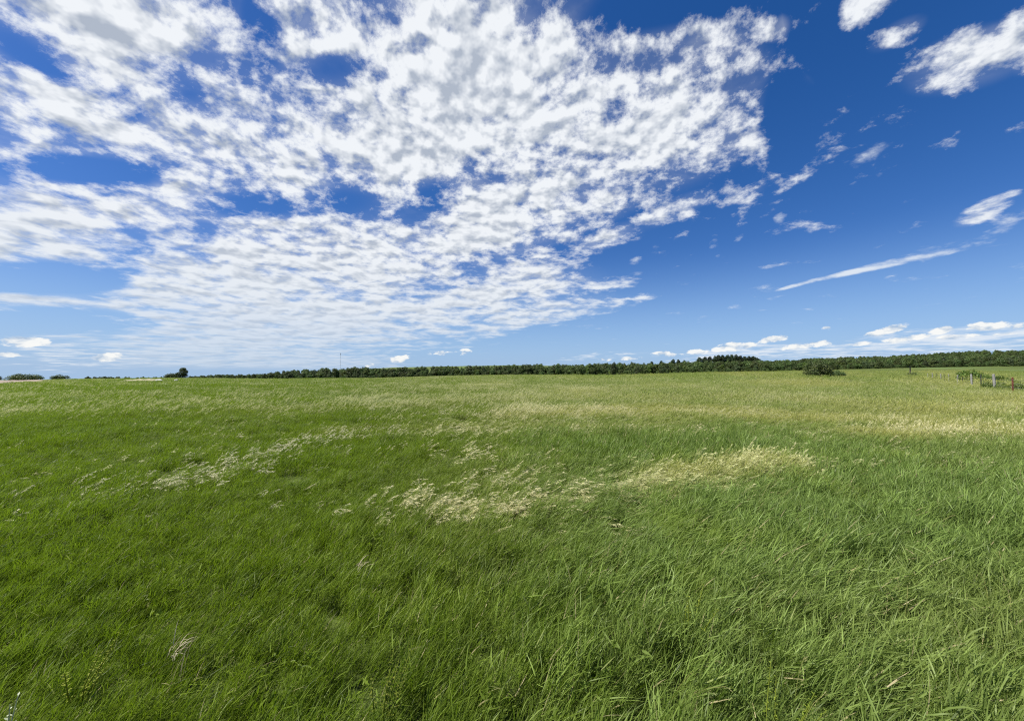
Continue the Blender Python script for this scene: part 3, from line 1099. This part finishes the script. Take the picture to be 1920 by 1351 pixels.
def tree_mesh(seed, H, Rr, trunk_h, n, size, mat, tall=1.0, nl=9, skew=0.0, spire=False):
    """(trunk mesh, crown mesh) of a broadleaf tree"""
    r = np.random.default_rng(seed)
    lobes = [[skew * 0.4, 0, trunk_h + (H - trunk_h) * 0.5, Rr * 0.62, Rr * 0.62, (H - trunk_h) * 0.42]]
    V, F = [], []
    tips = []
    for i in range(nl):
        an = 2 * math.pi * (i + r.uniform(-0.3, 0.3)) / nl * 2.0
        f = (i + 0.5) / nl
        zz = trunk_h + (H - trunk_h) * (0.10 + 0.80 * f)
        ro = Rr * (0.72 * math.sqrt(max(0.02, 1 - (2 * f - 0.75) ** 2 * 0.72))) * r.uniform(0.6, 1.0)
        if spire:
            ro *= 1.1 - f
        lx, ly = ro * math.cos(an) + skew * f, ro * math.sin(an)
        lr = Rr * r.uniform(0.30, 0.50) * (1.0 - 0.25 * f)
        lobes.append([lx, ly, zz, lr, lr, lr * r.uniform(0.65, 0.95) * tall])
        tips.append(Vector((lx, ly, zz)))
    tr = 0.028 * H
    top = Vector((skew * 0.5, 0, H * 0.72))
    mid_ = [Vector((0, 0, -0.3)), Vector((0.02 * H * r.normal(), 0.02 * H * r.normal(), trunk_h * 0.6)), Vector((skew * 0.2, 0, trunk_h * 1.1)), top]
    tube(V, F, mid_, [tr * 1.35, tr, tr * 0.8, tr * 0.25])
    for tp in tips:
        st = mid_[2].lerp(top, max(0.0, min(0.9, (tp.z - trunk_h * 1.3) / (H - trunk_h) * 0.8)))
        kn = st.lerp(tp, 0.5) + Vector((0, 0, 0.05 * H))
        tube(V, F, [st, kn, tp], [tr * 0.42, tr * 0.26, tr * 0.08], 5)
    tm = mesh_np('trunk', np.array([list(v) for v in V]), np.array(F), M_BARK, True)
    lv = leaf_cloud(r, lobes, n, size)
    ok = lv[0].reshape(-1, 4, 3)[:, :, 2].min(1) > trunk_h * 0.25
    Vk = lv[0].reshape(-1, 4, 3)[ok].reshape(-1, 3)
    cm = mesh_np('crown', Vk, np.arange(len(Vk)).reshape(-1, 4), mat, False, {'blade': lv[2].reshape(-1, 4)[ok].ravel(), 'along': lv[3].reshape(-1, 4)[ok].ravel()})
    return tm, cm


def bush_mesh(seed, W, H, n, size, mat, nl=9):
    r = np.random.default_rng(seed)
    lobes = []
    V, F = [], []
    for i in range(nl):
        x_ = W * 0.42 * r.uniform(-1, 1)
        y_ = W * 0.30 * r.uniform(-1, 1)
        top = H * (1 - 0.55 * abs(x_ / (W * 0.5)) ** 1.6) * r.uniform(0.62, 1.0)
        lr = W * r.uniform(0.14, 0.22)
        lobes.append([x_, y_, max(lr * 0.5, top - lr * 0.8), lr, lr, lr * 0.85])
        lobes.append([x_ * 1.05, y_, top * 0.38, lr * 1.1, lr, max(0.25, top * 0.36)])
        tube(V, F, [Vector((x_ * 0.3, y_ * 0.3, -0.15)), Vector((x_ * 0.7, y_ * 0.7, top * 0.4)), Vector((x_, y_, top * 0.85))], [0.05, 0.035, 0.012], 5)
    sm = mesh_np('stems', np.array([list(v) for v in V]), np.array(F), M_BARK, True)
    v_, f_, b_, a_ = leaf_cloud(r, lobes, n, size)
    v_[:, 2] = np.maximum(v_[:, 2], 0.02)
    cm = mesh_np('foliage', v_, f_, mat, False, {'blade': b_, 'along': a_})
    return sm, cm


def plant_tree(name, meshes, loc, rz, sc, label, cat, group=None, parts=('trunk', 'crown')):
    t_ = empty(name, loc, rz, sc)
    tag(t_, label, cat, group)
    for nm, me in zip(parts, meshes):
        link(nm, me, t_)
    return t_


belt = [tree_mesh(100 + i, 8.0, 3.3 + 0.5 * (i % 3), 0.35 + 0.2 * (i % 2), 2300, 0.60, M_LEAF, tall=0.8 + 0.25 * (i % 4), nl=9 + i % 5, skew=0.5 * (i % 3 - 1)) for i in range(10)]
belt_pale = [tree_mesh(150 + i, 8.0, 3.4, 0.4, 2300, 0.55, M_PALE, tall=1.2, nl=10) for i in range(2)]
belt_fresh = [tree_mesh(160 + i, 8.0, 3.6, 0.4, 2300, 0.55, M_FRESH, nl=10) for i in range(2)]
brnd = random.Random(5)


def belt_tree(px, Y, h_m, label, group, wide=1.0, meshes=belt):
    p_ = spot(px, Y)
    s_ = h_m / 8.0
    return plant_tree('broadleaf_tree', brnd.choice(meshes), (p_.x, p_.y, p_.z - 0.1), brnd.uniform(0, 6.28), (s_ * wide, s_ * wide, s_), label, 'tree', group)


# top line of the belt in the photograph, and where it stands
TOP = [(500, 700), (540, 697), (560, 695), (600, 692), (630, 690), (655, 691), (672, 689), (700, 692), (730, 692.5), (760, 690), (800, 690), (860, 687.5), (920, 687.5), (960, 686), (1020, 684), (1080, 685),
       (1130, 683), (1200, 683), (1260, 681), (1300, 679), (1400, 678.5), (1500, 676), (1600, 674), (1690, 671), (1740, 671), (1800, 670), (1930, 668)]
SECT = [(480, 690, 'dark round-crowned tree in the belt below and left of the thin mast', 'belt trees near the mast'),
        (690, 960, 'dark tree in the low belt below the pale green far field', 'belt trees left of centre'),
        (960, 1300, 'mid green broadleaf tree in the centre of the belt behind the meadow', 'belt trees at the centre'),
        (1300, 1500, 'green tree in the belt in front of the dark hilltop copse', 'belt trees below the copse'),
        (1500, 1960, 'dark green tree along the wood edge above the right-hand pasture', 'wood-edge trees on the right')]
px = 486.0
while px < 1955:
    Yb = BELT_Y + brnd.uniform(2, 12)
    top = np.interp(px, [a for a, _ in TOP], [b for _, b in TOP]) + brnd.uniform(-2.5, 5.5)
    base = spot(px, Yb).z
    hgt = max(3.6, float(rise(top, Yb)) - base)
    lab = next(s_ for s_ in SECT if s_[0] <= px < s_[1])
    if not 1140 < px < 1162:
        hgt *= brnd.uniform(0.62, 1.05) + 0.30 * float(fbm(np.array([px / 26.0]), np.array([3.3]), 2)[0])
        belt_tree(px, Yb, hgt, lab[2], lab[3], meshes=belt if brnd.random() < 0.74 else (belt_pale if brnd.random() < 0.6 else belt_fresh), wide=brnd.uniform(0.75, 1.25) * min(1.3, max(0.8, 7.0 / hgt)))
    px += brnd.uniform(4.5, 9.5)

# woodland behind the front row: one mass
wood_c = bpy.data.collections.new('wood_tree')
for i, (tm, cm) in enumerate(belt):
    wood_c.objects.link(bpy.data.objects.new('wood_tree_%02d' % i, cm))
wx, wy, wh = [], [], []
for _ in range(800):
    px_ = brnd.uniform(500, 1990)
    Y_ = BELT_Y + 12 + 60 * brnd.random() ** 1.4
    top = np.interp(px_, [a for a, _ in TOP], [b for _, b in TOP]) + brnd.uniform(-2.0, 2.5) - 1.6
    h_m = float(rise(top, Y_)) - spot(px_, Y_).z
    wx.append(spot(px_, Y_).x)
    wy.append(Y_)
    wh.append(max(4.0, h_m))
for _ in range(330):                                    # undergrowth along the wood edge
    px_ = brnd.uniform(480, 1960)
    Y_ = BELT_Y + brnd.uniform(-1.5, 4)
    wx.append(spot(px_, Y_).x)
    wy.append(Y_)
    wh.append(brnd.uniform(1.6, 4.2))
for _ in range(900):                                    # the wooded hill on the right
    px_ = brnd.uniform(1428, 2050)
    Y_ = brnd.uniform(380, 540)
    wx.append(spot(px_, Y_).x)
    wy.append(Y_)
    wh.append(brnd.uniform(5.0, 7.5) * (0.45 if px_ < 1500 and Y_ > 430 else 1.0))
for _ in range(170):                                    # low far belt at the left
    px_ = brnd.uniform(352, 560)
    Y_ = brnd.uniform(430, 520)
    tp = np.interp(px_, [352, 400, 440, 500, 560], [705.5, 702.5, 702, 700.5, 697]) + brnd.uniform(-1, 1.5)
    wx.append(spot(px_, Y_).x)
    wy.append(Y_)
    wh.append(max(2.5, float(rise(tp, Y_)) - spot(px_, Y_).z))
for _ in range(40):
    px_ = brnd.uniform(160, 310)
    Y_ = brnd.uniform(430, 500)
    tp = 705.5 + brnd.uniform(-0.8, 1.5)
    wx.append(spot(px_, Y_).x)
    wy.append(Y_)
    wh.append(max(2.0, float(rise(tp, Y_)) - spot(px_, Y_).z))
wx, wy, wh = np.array(wx), np.array(wy), np.array(wh) / 8.0
n_ = len(wx)
ww = np.clip(wh, 0.5, 1.2) * rng.uniform(0.6, 1.15, n_)
scatter('woodland', 'dark mass of woodland behind the first row of trees', 'woodland', wood_c,
        np.stack([wx, wy, ground(wx, wy) - 0.3], 1), np.stack([0 * wx, 0 * wx, rng.uniform(0, 6.28, n_)], 1), np.stack([ww, ww, wh], 1),
        rng.integers(0, len(belt), n_), 0 * wx)

# trees that stand out one by one
lone = tree_mesh(301, 8.6, 4.3, 1.2, 4200, 0.50, M_LEAF, nl=11, skew=0.9)
p = spot(343, 300)
plant_tree('lone_tree', lone, (p.x, p.y, p.z - 0.3), 0.4, 1.0, 'lone leaning dark tree standing up on the left skyline', 'tree')
bsh = bush_mesh(302, 13.0, 5.4, 5200, 0.6, M_LEAF, 14)
p = spot(325, 297)
plant_tree('dark_bush', bsh, (p.x, p.y, p.z - 0.2), 0.0, 0.85, 'dark spreading bush against the left foot of the lone leaning tree', 'bush', None, ('stems', 'foliage'))
b2 = bush_mesh(303, 15.5, 5.6, 5600, 0.6, M_LEAF, 16)
p = spot(51, 240)
plant_tree('dark_bush', b2, (p.x, p.y, p.z - 0.1), 0.0, (1.0, 1.0, 0.82), 'wide dark domed thicket on the far left skyline above bare earth', 'bush', None, ('stems', 'foliage'))
b3 = bush_mesh(304, 9.0, 4.2, 3000, 0.55, M_LEAF, 11)
p = spot(117, 240)
plant_tree('dark_bush', b3, (p.x, p.y, p.z - 0.1), 0.0, (0.9, 0.9, 0.8), 'smaller dark bush on the left skyline right of the wide thicket', 'bush', None, ('stems', 'foliage'))
b4 = bush_mesh(305, 6.0, 4.0, 2000, 0.5, M_LEAF, 8)
p = spot(-6, 240)
plant_tree('dark_bush', b4, (p.x, p.y, p.z - 0.1), 0.0, 1.0, 'dark bush cut off by the left edge of the picture', 'bush', None, ('stems', 'foliage'))

willow = tree_mesh(310, 11.5, 3.6, 1.2, 3200, 0.5, M_PALE, tall=1.5, nl=12)
p = spot(1151, 300)
plant_tree('pale_tree', willow, (p.x, p.y, p.z - 0.2), 1.0, (1, 1, 0.98), 'pale feathery grey-green tree rising above the centre of the belt', 'tree')
p = spot(672, 306)
plant_tree('pale_tree', willow, (p.x, p.y, p.z - 0.2), 2.2, (0.6, 0.6, 0.72), 'ragged-topped tree in the belt just right of the thin mast', 'tree')

M_COPSE = foliage_material('copse_foliage', (0.016, 0.032, 0.012), (0.045, 0.072, 0.026))
copse_m = [tree_mesh(320 + i, 11.0, 5.2, 0.8, 2600, 0.85, M_COPSE, tall=1.0, nl=11) for i in range(3)]
cops = [(1312, 670.5), (1322, 669.5), (1331, 669.5), (1342, 668), (1348, 666), (1356, 667), (1364, 666), (1372, 665), (1380, 666), (1388, 667.5), (1396, 668.5), (1404, 669), (1412, 668.5), (1419, 671)]
for i, (cx_, tp) in enumerate(cops):
    Y_ = 505 + 10 * brnd.random()
    p = spot(cx_, Y_)
    h_m = float(rise(tp - 1.5, Y_)) - p.z
    plant_tree('copse_tree', copse_m[i % 3], (p.x, p.y, p.z - 0.2), brnd.uniform(0, 6), (1.0, 1.0, h_m / 11.0),
               'tall dark tree of the copse standing above the belt right of centre', 'tree', 'dark hilltop copse')
for i, (cx_, tp) in enumerate([(1185, 678), (1222, 676.5), (1240, 676), (1262, 672.5), (1272, 673), (1283, 675)]):
    Y_ = 500 + 8 * brnd.random()
    p = spot(cx_, Y_)
    h_m = max(4, float(rise(tp, Y_)) - p.z)
    plant_tree('copse_tree', copse_m[i % 3], (p.x, p.y, p.z - 0.2), brnd.uniform(0, 6), (0.75, 0.75, h_m / 11.0),
               'small dark treetop on the skyline left of the dark copse', 'tree', 'treetops left of the copse')

big = bush_mesh(330, 5.8, 4.0, 5200, 0.32, M_BUSH, 16)
p = sight(1530, 706.5, 0.2)
kk = p.y / 100.0
plant_tree('meadow_bush', big, (p.x, p.y, p.z), 0.0, 1.12 * kk, 'rounded dark green bush standing alone on the far side of the meadow', 'bush', None, ('stems', 'foliage'))
sml = bush_mesh(331, 4.0, 1.9, 2200, 0.26, M_BUSH, 10)
p = sight(1568, 704.5, 0.2)
kk = p.y / 110.0
plant_tree('meadow_bush', sml, (p.x, p.y, p.z), 0.0, 1.05 * kk, 'low bush just right of the rounded lone bush', 'bush', None, ('stems', 'foliage'))

thn = tree_mesh(340, 7.0, 2.4, 3.2, 1900, 0.36, M_LEAF, nl=8)
p = sight(1706, 700, 0.1)
plant_tree('pasture_tree', thn, (p.x, p.y, p.z - 0.2), 0.7, p.y * 33 / FPX / 7.0, 'small thin-trunked tree standing in the pasture before the wood edge', 'tree')
shb = bush_mesh(341, 3.4, 1.3, 800, 0.28, M_BUSH, 6)
p = sight(1712, 704, 0.1)
plant_tree('pasture_bush', shb, (p.x, p.y, p.z), 0.3, p.y / 128.0, 'low shrub at the foot of the thin-trunked pasture tree', 'bush', None, ('stems', 'foliage'))

f1 = bush_mesh(350, 3.8, 2.7, 4200, 0.22, M_FRESH, 13)
for cx_, Y_, s_, lab in [(1826, 66, 1.05, 'fresh green bush behind the fence between the timber posts'),
                         (1849, 62, 0.55, 'small fresh green bush behind the fence left of the thickest timber post'),
                         (1876, 60, 0.62, 'low fresh green bush behind the fence right of the thickest timber post')]:
    p = spot(cx_, Y_)
    plant_tree('fence_bush', f1, (p.x, p.y, p.z), s_ * 3, s_, lab, 'bush', None, ('stems', 'foliage'))
f2 = bush_mesh(351, 1.5, 0.85, 1500, 0.10, M_FRESH, 9)
for cx_, Y_, s_, lab in [(1858, 33, 0.9, 'leafy shrub round the foot of the thickest timber post'),
                         (1886, 30.5, 0.95, 'leafy shrub behind the rusty steel post'),
                         (1916, 29.5, 1.0, 'leafy shrub at the right edge of the picture beyond the fence')]:
    p = spot(cx_, Y_)
    plant_tree('fence_shrub', f2, (p.x, p.y, p.z + 0.15), s_ * 5, s_, lab, 'shrub', None, ('stems', 'foliage'))

# ------------------------------------------------------------------ wire fence on the right
fence = empty('wire_fence', (spot(1864, 31.4)), 0)
tag(fence, 'wire fence of weathered timber and steel posts running off at the right', 'fence')
inv = Vector(fence.location)


def post_mesh(kind, h_, w, seed):
    V, F = [], []
    r = random.Random(seed)
    if kind == 'timber':
        pts = [Vector((0.006 * r.uniform(-1, 1), 0.006 * r.uniform(-1, 1), z_)) for z_ in (-0.3, 0.0, h_ * 0.3, h_ * 0.6, h_ * 0.9, h_ - 0.02, h_)]
        tube(V, F, pts, [w * k_ / 2 for k_ in (1.04, 1.03, 1.0, 0.97, 0.96, 0.94, 0.80)], 12)
        n = len(V)
        V.append(Vector((0, 0, h_ + 0.015)))
        F2 = [(n - 12 + i, n - 12 + (i + 1) % 12, n, n) for i in range(12)]
        b = bmesh.new()
        vs = [b.verts.new(v) for v in V]
        for f_ in F:
            b.faces.new([vs[i] for i in f_])
        for f_ in F2:
            b.faces.new([vs[f_[0]], vs[f_[1]], vs[f_[2]]])
        me = bpy.data.meshes.new('timber_post')
        bmesh.ops.recalc_face_normals(b, faces=b.faces)
        b.to_mesh(me)
        b.free()
        me.materials.append(M_TIMBER)
        return me
    # steel T-post: flange, web and studs
    b = bmesh.new()

    def bx(cx_, cy_, cz_, sx_, sy_, sz_):
        m_ = Matrix.Translation((cx_, cy_, cz_)) @ Matrix.Diagonal((sx_, sy_, sz_, 1))
        bmesh.ops.create_cube(b, size=1.0, matrix=m_)
    bx(0, 0, h_ / 2 - 0.15, w, 0.010, h_ + 0.3)
    bx(0, 0.02, h_ / 2 - 0.151, 0.012, 0.035, h_ + 0.295)
    z_ = 0.2
    while z_ < h_ - 0.03:
        bx(0, -0.010, z_, w * 0.55, 0.014, 0.022)
        z_ += 0.075
    me = bpy.data.meshes.new('steel_post')
    b.to_mesh(me)
    b.free()
    me.materials.append(M_RUST if kind == 'rust' else M_STEEL)
    return me


def on_line(px_):
    Y_ = 8.0 / ((px_ - 960) / FPX - 1.0)
    return spot(px_, Y_)


posts = [(1962, 'steel', 1.3, 0.06), (1897, 'rust', 1.30, 0.085), (1864, 'timber', 1.50, 0.17), (1838, 'steel', 1.42, 0.075), (1821, 'timber', 1.50, 0.15), (1805, 'steel', 1.15, 0.06),
         (1794, 'timber', 1.45, 0.15), (1778, 'timber', 1.45, 0.15), (1770, 'steel', 1.45, 0.07), (1763, 'timber', 1.5, 0.15), (1756, 'steel', 1.5, 0.07), (1747, 'timber', 1.55, 0.15),
         (1739, 'timber', 1.55, 0.16), (1733, 'steel', 1.35, 0.08)]
plabel = {1897: 'rusty red steel post', 1864: 'thick pale weathered timber post', 1838: 'dark steel post'}
tops = []
for i, (px_, kind, h_, w) in enumerate(posts):
    p = on_line(px_)
    o = link('timber_post' if kind == 'timber' else 'steel_post', post_mesh(kind, h_, w, i), fence)
    o.location = p - inv
    o.rotation_euler = (R(brnd.uniform(-2, 2)), R(brnd.uniform(-2.5, 2.5)), R(-45 if kind != 'timber' else brnd.uniform(0, 360)))
    if px_ in plabel:
        o['label'] = plabel[px_]
    tops.append((p, h_))
for lv in (0.35, 0.62, 0.88, 1.12):
    V, F = [], []
    pts = []
    for (p, h_), (p2, h2) in zip(tops[:-1], tops[1:]):
        for k_ in range(4):
            f_ = k_ / 4
            pts.append(p.lerp(p2, f_) - inv + Vector((0, 0, lv - 0.04 * math.sin(math.pi * f_))))
    pts.append(tops[-1][0] - inv + Vector((0, 0, lv)))
    tube(V, F, pts, [0.006] * len(pts), 4)
    link('wire', mesh_np('wire', np.array([list(v) for v in V]), np.array(F), M_WIRE), fence)

# ------------------------------------------------------------------ radio mast far behind the belt
p = spot(638, 900)
mast_h = float(rise(661, 900)) - p.z
mast = empty('radio_mast', (p.x, p.y, p.z))
tag(mast, 'thin grey lattice radio mast rising behind the belt left of centre', 'mast')
legs = [Vector((0.55 * math.cos(a_), 0.55 * math.sin(a_), 0)) for a_ in (0.3, 2.39, 4.49)]
for lg in legs:
    V, F = [], []
    tube(V, F, [lg + Vector((0, 0, -1)), lg + Vector((0, 0, mast_h * 0.93))], [0.06, 0.06], 6)
    link('mast_leg', mesh_np('mast_leg', np.array([list(v) for v in V]), np.array(F), M_MAST), mast)
V, F = [], []
z_ = 0.0
k_ = 0
while z_ < mast_h * 0.92:
    for i in range(3):
        a_, b_ = legs[i], legs[(i + 1) % 3]
        tube(V, F, [a_ + Vector((0, 0, z_)), b_ + Vector((0, 0, z_ + 1.4))], [0.03, 0.03], 4)
    z_ += 1.4
link('lattice', mesh_np('lattice', np.array([list(v) for v in V]), np.array(F), M_MAST), mast)
V, F = [], []
tube(V, F, [Vector((0, 0, mast_h * 0.9)), Vector((0, 0, mast_h + 1))], [0.16, 0.10], 6)
link('antenna', mesh_np('antenna', np.array([list(v) for v in V]), np.array(F), M_MAST), mast)
V, F = [], []
for a_ in (0.5, 2.6, 4.7):
    c_ = Vector((0.9 * math.cos(a_), 0.9 * math.sin(a_), mast_h * 0.92))
    tube(V, F, [c_ - Vector((0, 0, 1.3)), c_ + Vector((0, 0, 1.3))], [0.32, 0.32], 6)
    tube(V, F, [c_, Vector((0, 0, mast_h * 0.92))], [0.06, 0.06], 4)
link('panel_antennas', mesh_np('panel_antennas', np.array([list(v) for v in V]), np.array(F), M_MAST), mast)


# ------------------------------------------------------------------ single plants among the near grass
def weed(px_, py_, h_, stems, leaves, lsize, mat, label, seed, width=0.25):
    Y_ = (CAM_H - h_ * 0.9) * FPX / (py_ - 700.0)
    X_ = (px_ - 960) / FPX * Y_
    r = np.random.default_rng(seed)
    root = empty('leafy_weed', (X_, Y_, gz(X_, Y_)))
    tag(root, label, 'weed')
    V, F = [], []
    lv, lf, lb = [], [], []
    for s_ in range(stems):
        az_ = r.uniform(0, 6.28)
        tip = Vector((width * 0.5 * math.cos(az_) * r.uniform(0.3, 1) + 0.05, width * 0.5 * math.sin(az_), h_ * r.uniform(0.8, 1.05)))
        b0 = Vector((r.normal() * 0.012, r.normal() * 0.012, -0.02))
        md_ = b0.lerp(tip, 0.5) + Vector((-0.02, 0, 0.03))
        tube(V, F, [b0, md_, tip], [0.0035, 0.003, 0.0015], 5)
        for k_ in range(leaves):
            f_ = 0.35 + 0.65 * (k_ + r.random()) / leaves
            st = np.array(b0.lerp(md_, f_ * 2) if f_ < 0.5 else md_.lerp(tip, f_ * 2 - 1))
            an = k_ * 2.4 + r.uniform(-0.4, 0.4)
            ln = lsize * r.uniform(0.6, 1.1) * (1.15 - 0.5 * f_)
            d = np.array([math.cos(an), math.sin(an), r.uniform(0.2, 0.9)])
            d /= np.linalg.norm(d)
            w = np.cross(d, [0, 0, 1.0])
            w = w / (np.linalg.norm(w) + 1e-6) * ln * 0.17
            dr = np.array([0, 0, -0.25 * ln])
            n = len(lv)
            lv += [st, st + d * ln * 0.45 + w, st + d * ln * 0.45 - w, st + d * ln + dr]
            lf += [(n, n + 1, n + 3, n + 2)]
            lb += [r.random()] * 4
    link('stems', mesh_np('stems', np.array([list(v) for v in V]), np.array(F), M_WEED if mat is not M_SILVER else M_SILVER, attrs={'blade': np.full(len(V), 0.4)}), root)
    link('leaves', mesh_np('leaves', np.array(lv), np.array(lf), mat, attrs={'blade': np.array(lb)}), root)


weed(735, 1240, 0.38, 7, 24, 0.027, M_WEED, 'yellow-green leafy weed in the grass at the bottom just left of centre', 1)
weed(1450, 1285, 0.37, 5, 20, 0.025, M_WEED, 'yellow-green weed in the grass at the bottom right of centre', 2)
weed(1290, 1112, 0.40, 4, 18, 0.026, M_WEED, 'small yellow-green weed higher up in the grass right of centre', 3)
weed(175, 1215, 0.34, 5, 22, 0.026, M_WEED, 'bright yellow-green weed in the grass at the lower left', 4)
weed(48, 1285, 0.42, 2, 7, 0.032, M_SILVER, 'silvery pale-leaved weed near the bottom left corner', 5, 0.12)
weed(8, 1318, 0.40, 1, 6, 0.036, M_SILVER, 'silvery weed cut off by the left edge at the bottom corner', 6, 0.10)


def dry_tuft(px_, py_, h_, n, label, seed, spread=0.05, lean=60):
    Y_ = (CAM_H - h_ * 0.9) * FPX / (py_ - 700.0)
    X_ = (px_ - 960) / FPX * Y_
    r = np.random.default_rng(seed)
    V, F, b_, a_ = blades(n, spread, 0.07, 0.13, 0.002, 0.0042, 4, r, lean=(30, 15), curl=(lean * 0.6, 22), az_sd=40, z0=(h_ * 0.55, h_ * 0.78))
    s_ = blades(max(3, n // 4), spread, h_ * 0.8, h_ * 0.95, 0.0015, 0.0025, 4, r, lean=(8, 5), curl=(20, 10), az_sd=30)
    V, F, b_, a_ = merge([(V, F, b_, a_), s_])
    o = link('dry_tuft', mesh_np('dry_tuft', V, F, M_DRY, True, {'blade': b_, 'along': a_}), None, None, (X_, Y_, gz(X_, Y_)))
    tag(o, label, 'dry grass')


m, h = mat_new('dry_grass')
c = h.mix(attr(h, 'blade'), rgb(0.40, 0.32, 0.19), rgb(0.66, 0.58, 0.40))
finish(h, leaf_shader(h, c, c, 0.6, 0.25, 0.3))
M_DRY = m
dry_tuft(338, 1180, 0.36, 24, 'tuft of dry straw-coloured grass drooping among green blades at lower left', 11, 0.04, 100)
dry_tuft(676, 1040, 0.38, 9, 'small dry tan seed tuft in the grass left of centre', 13, 0.02, 95)
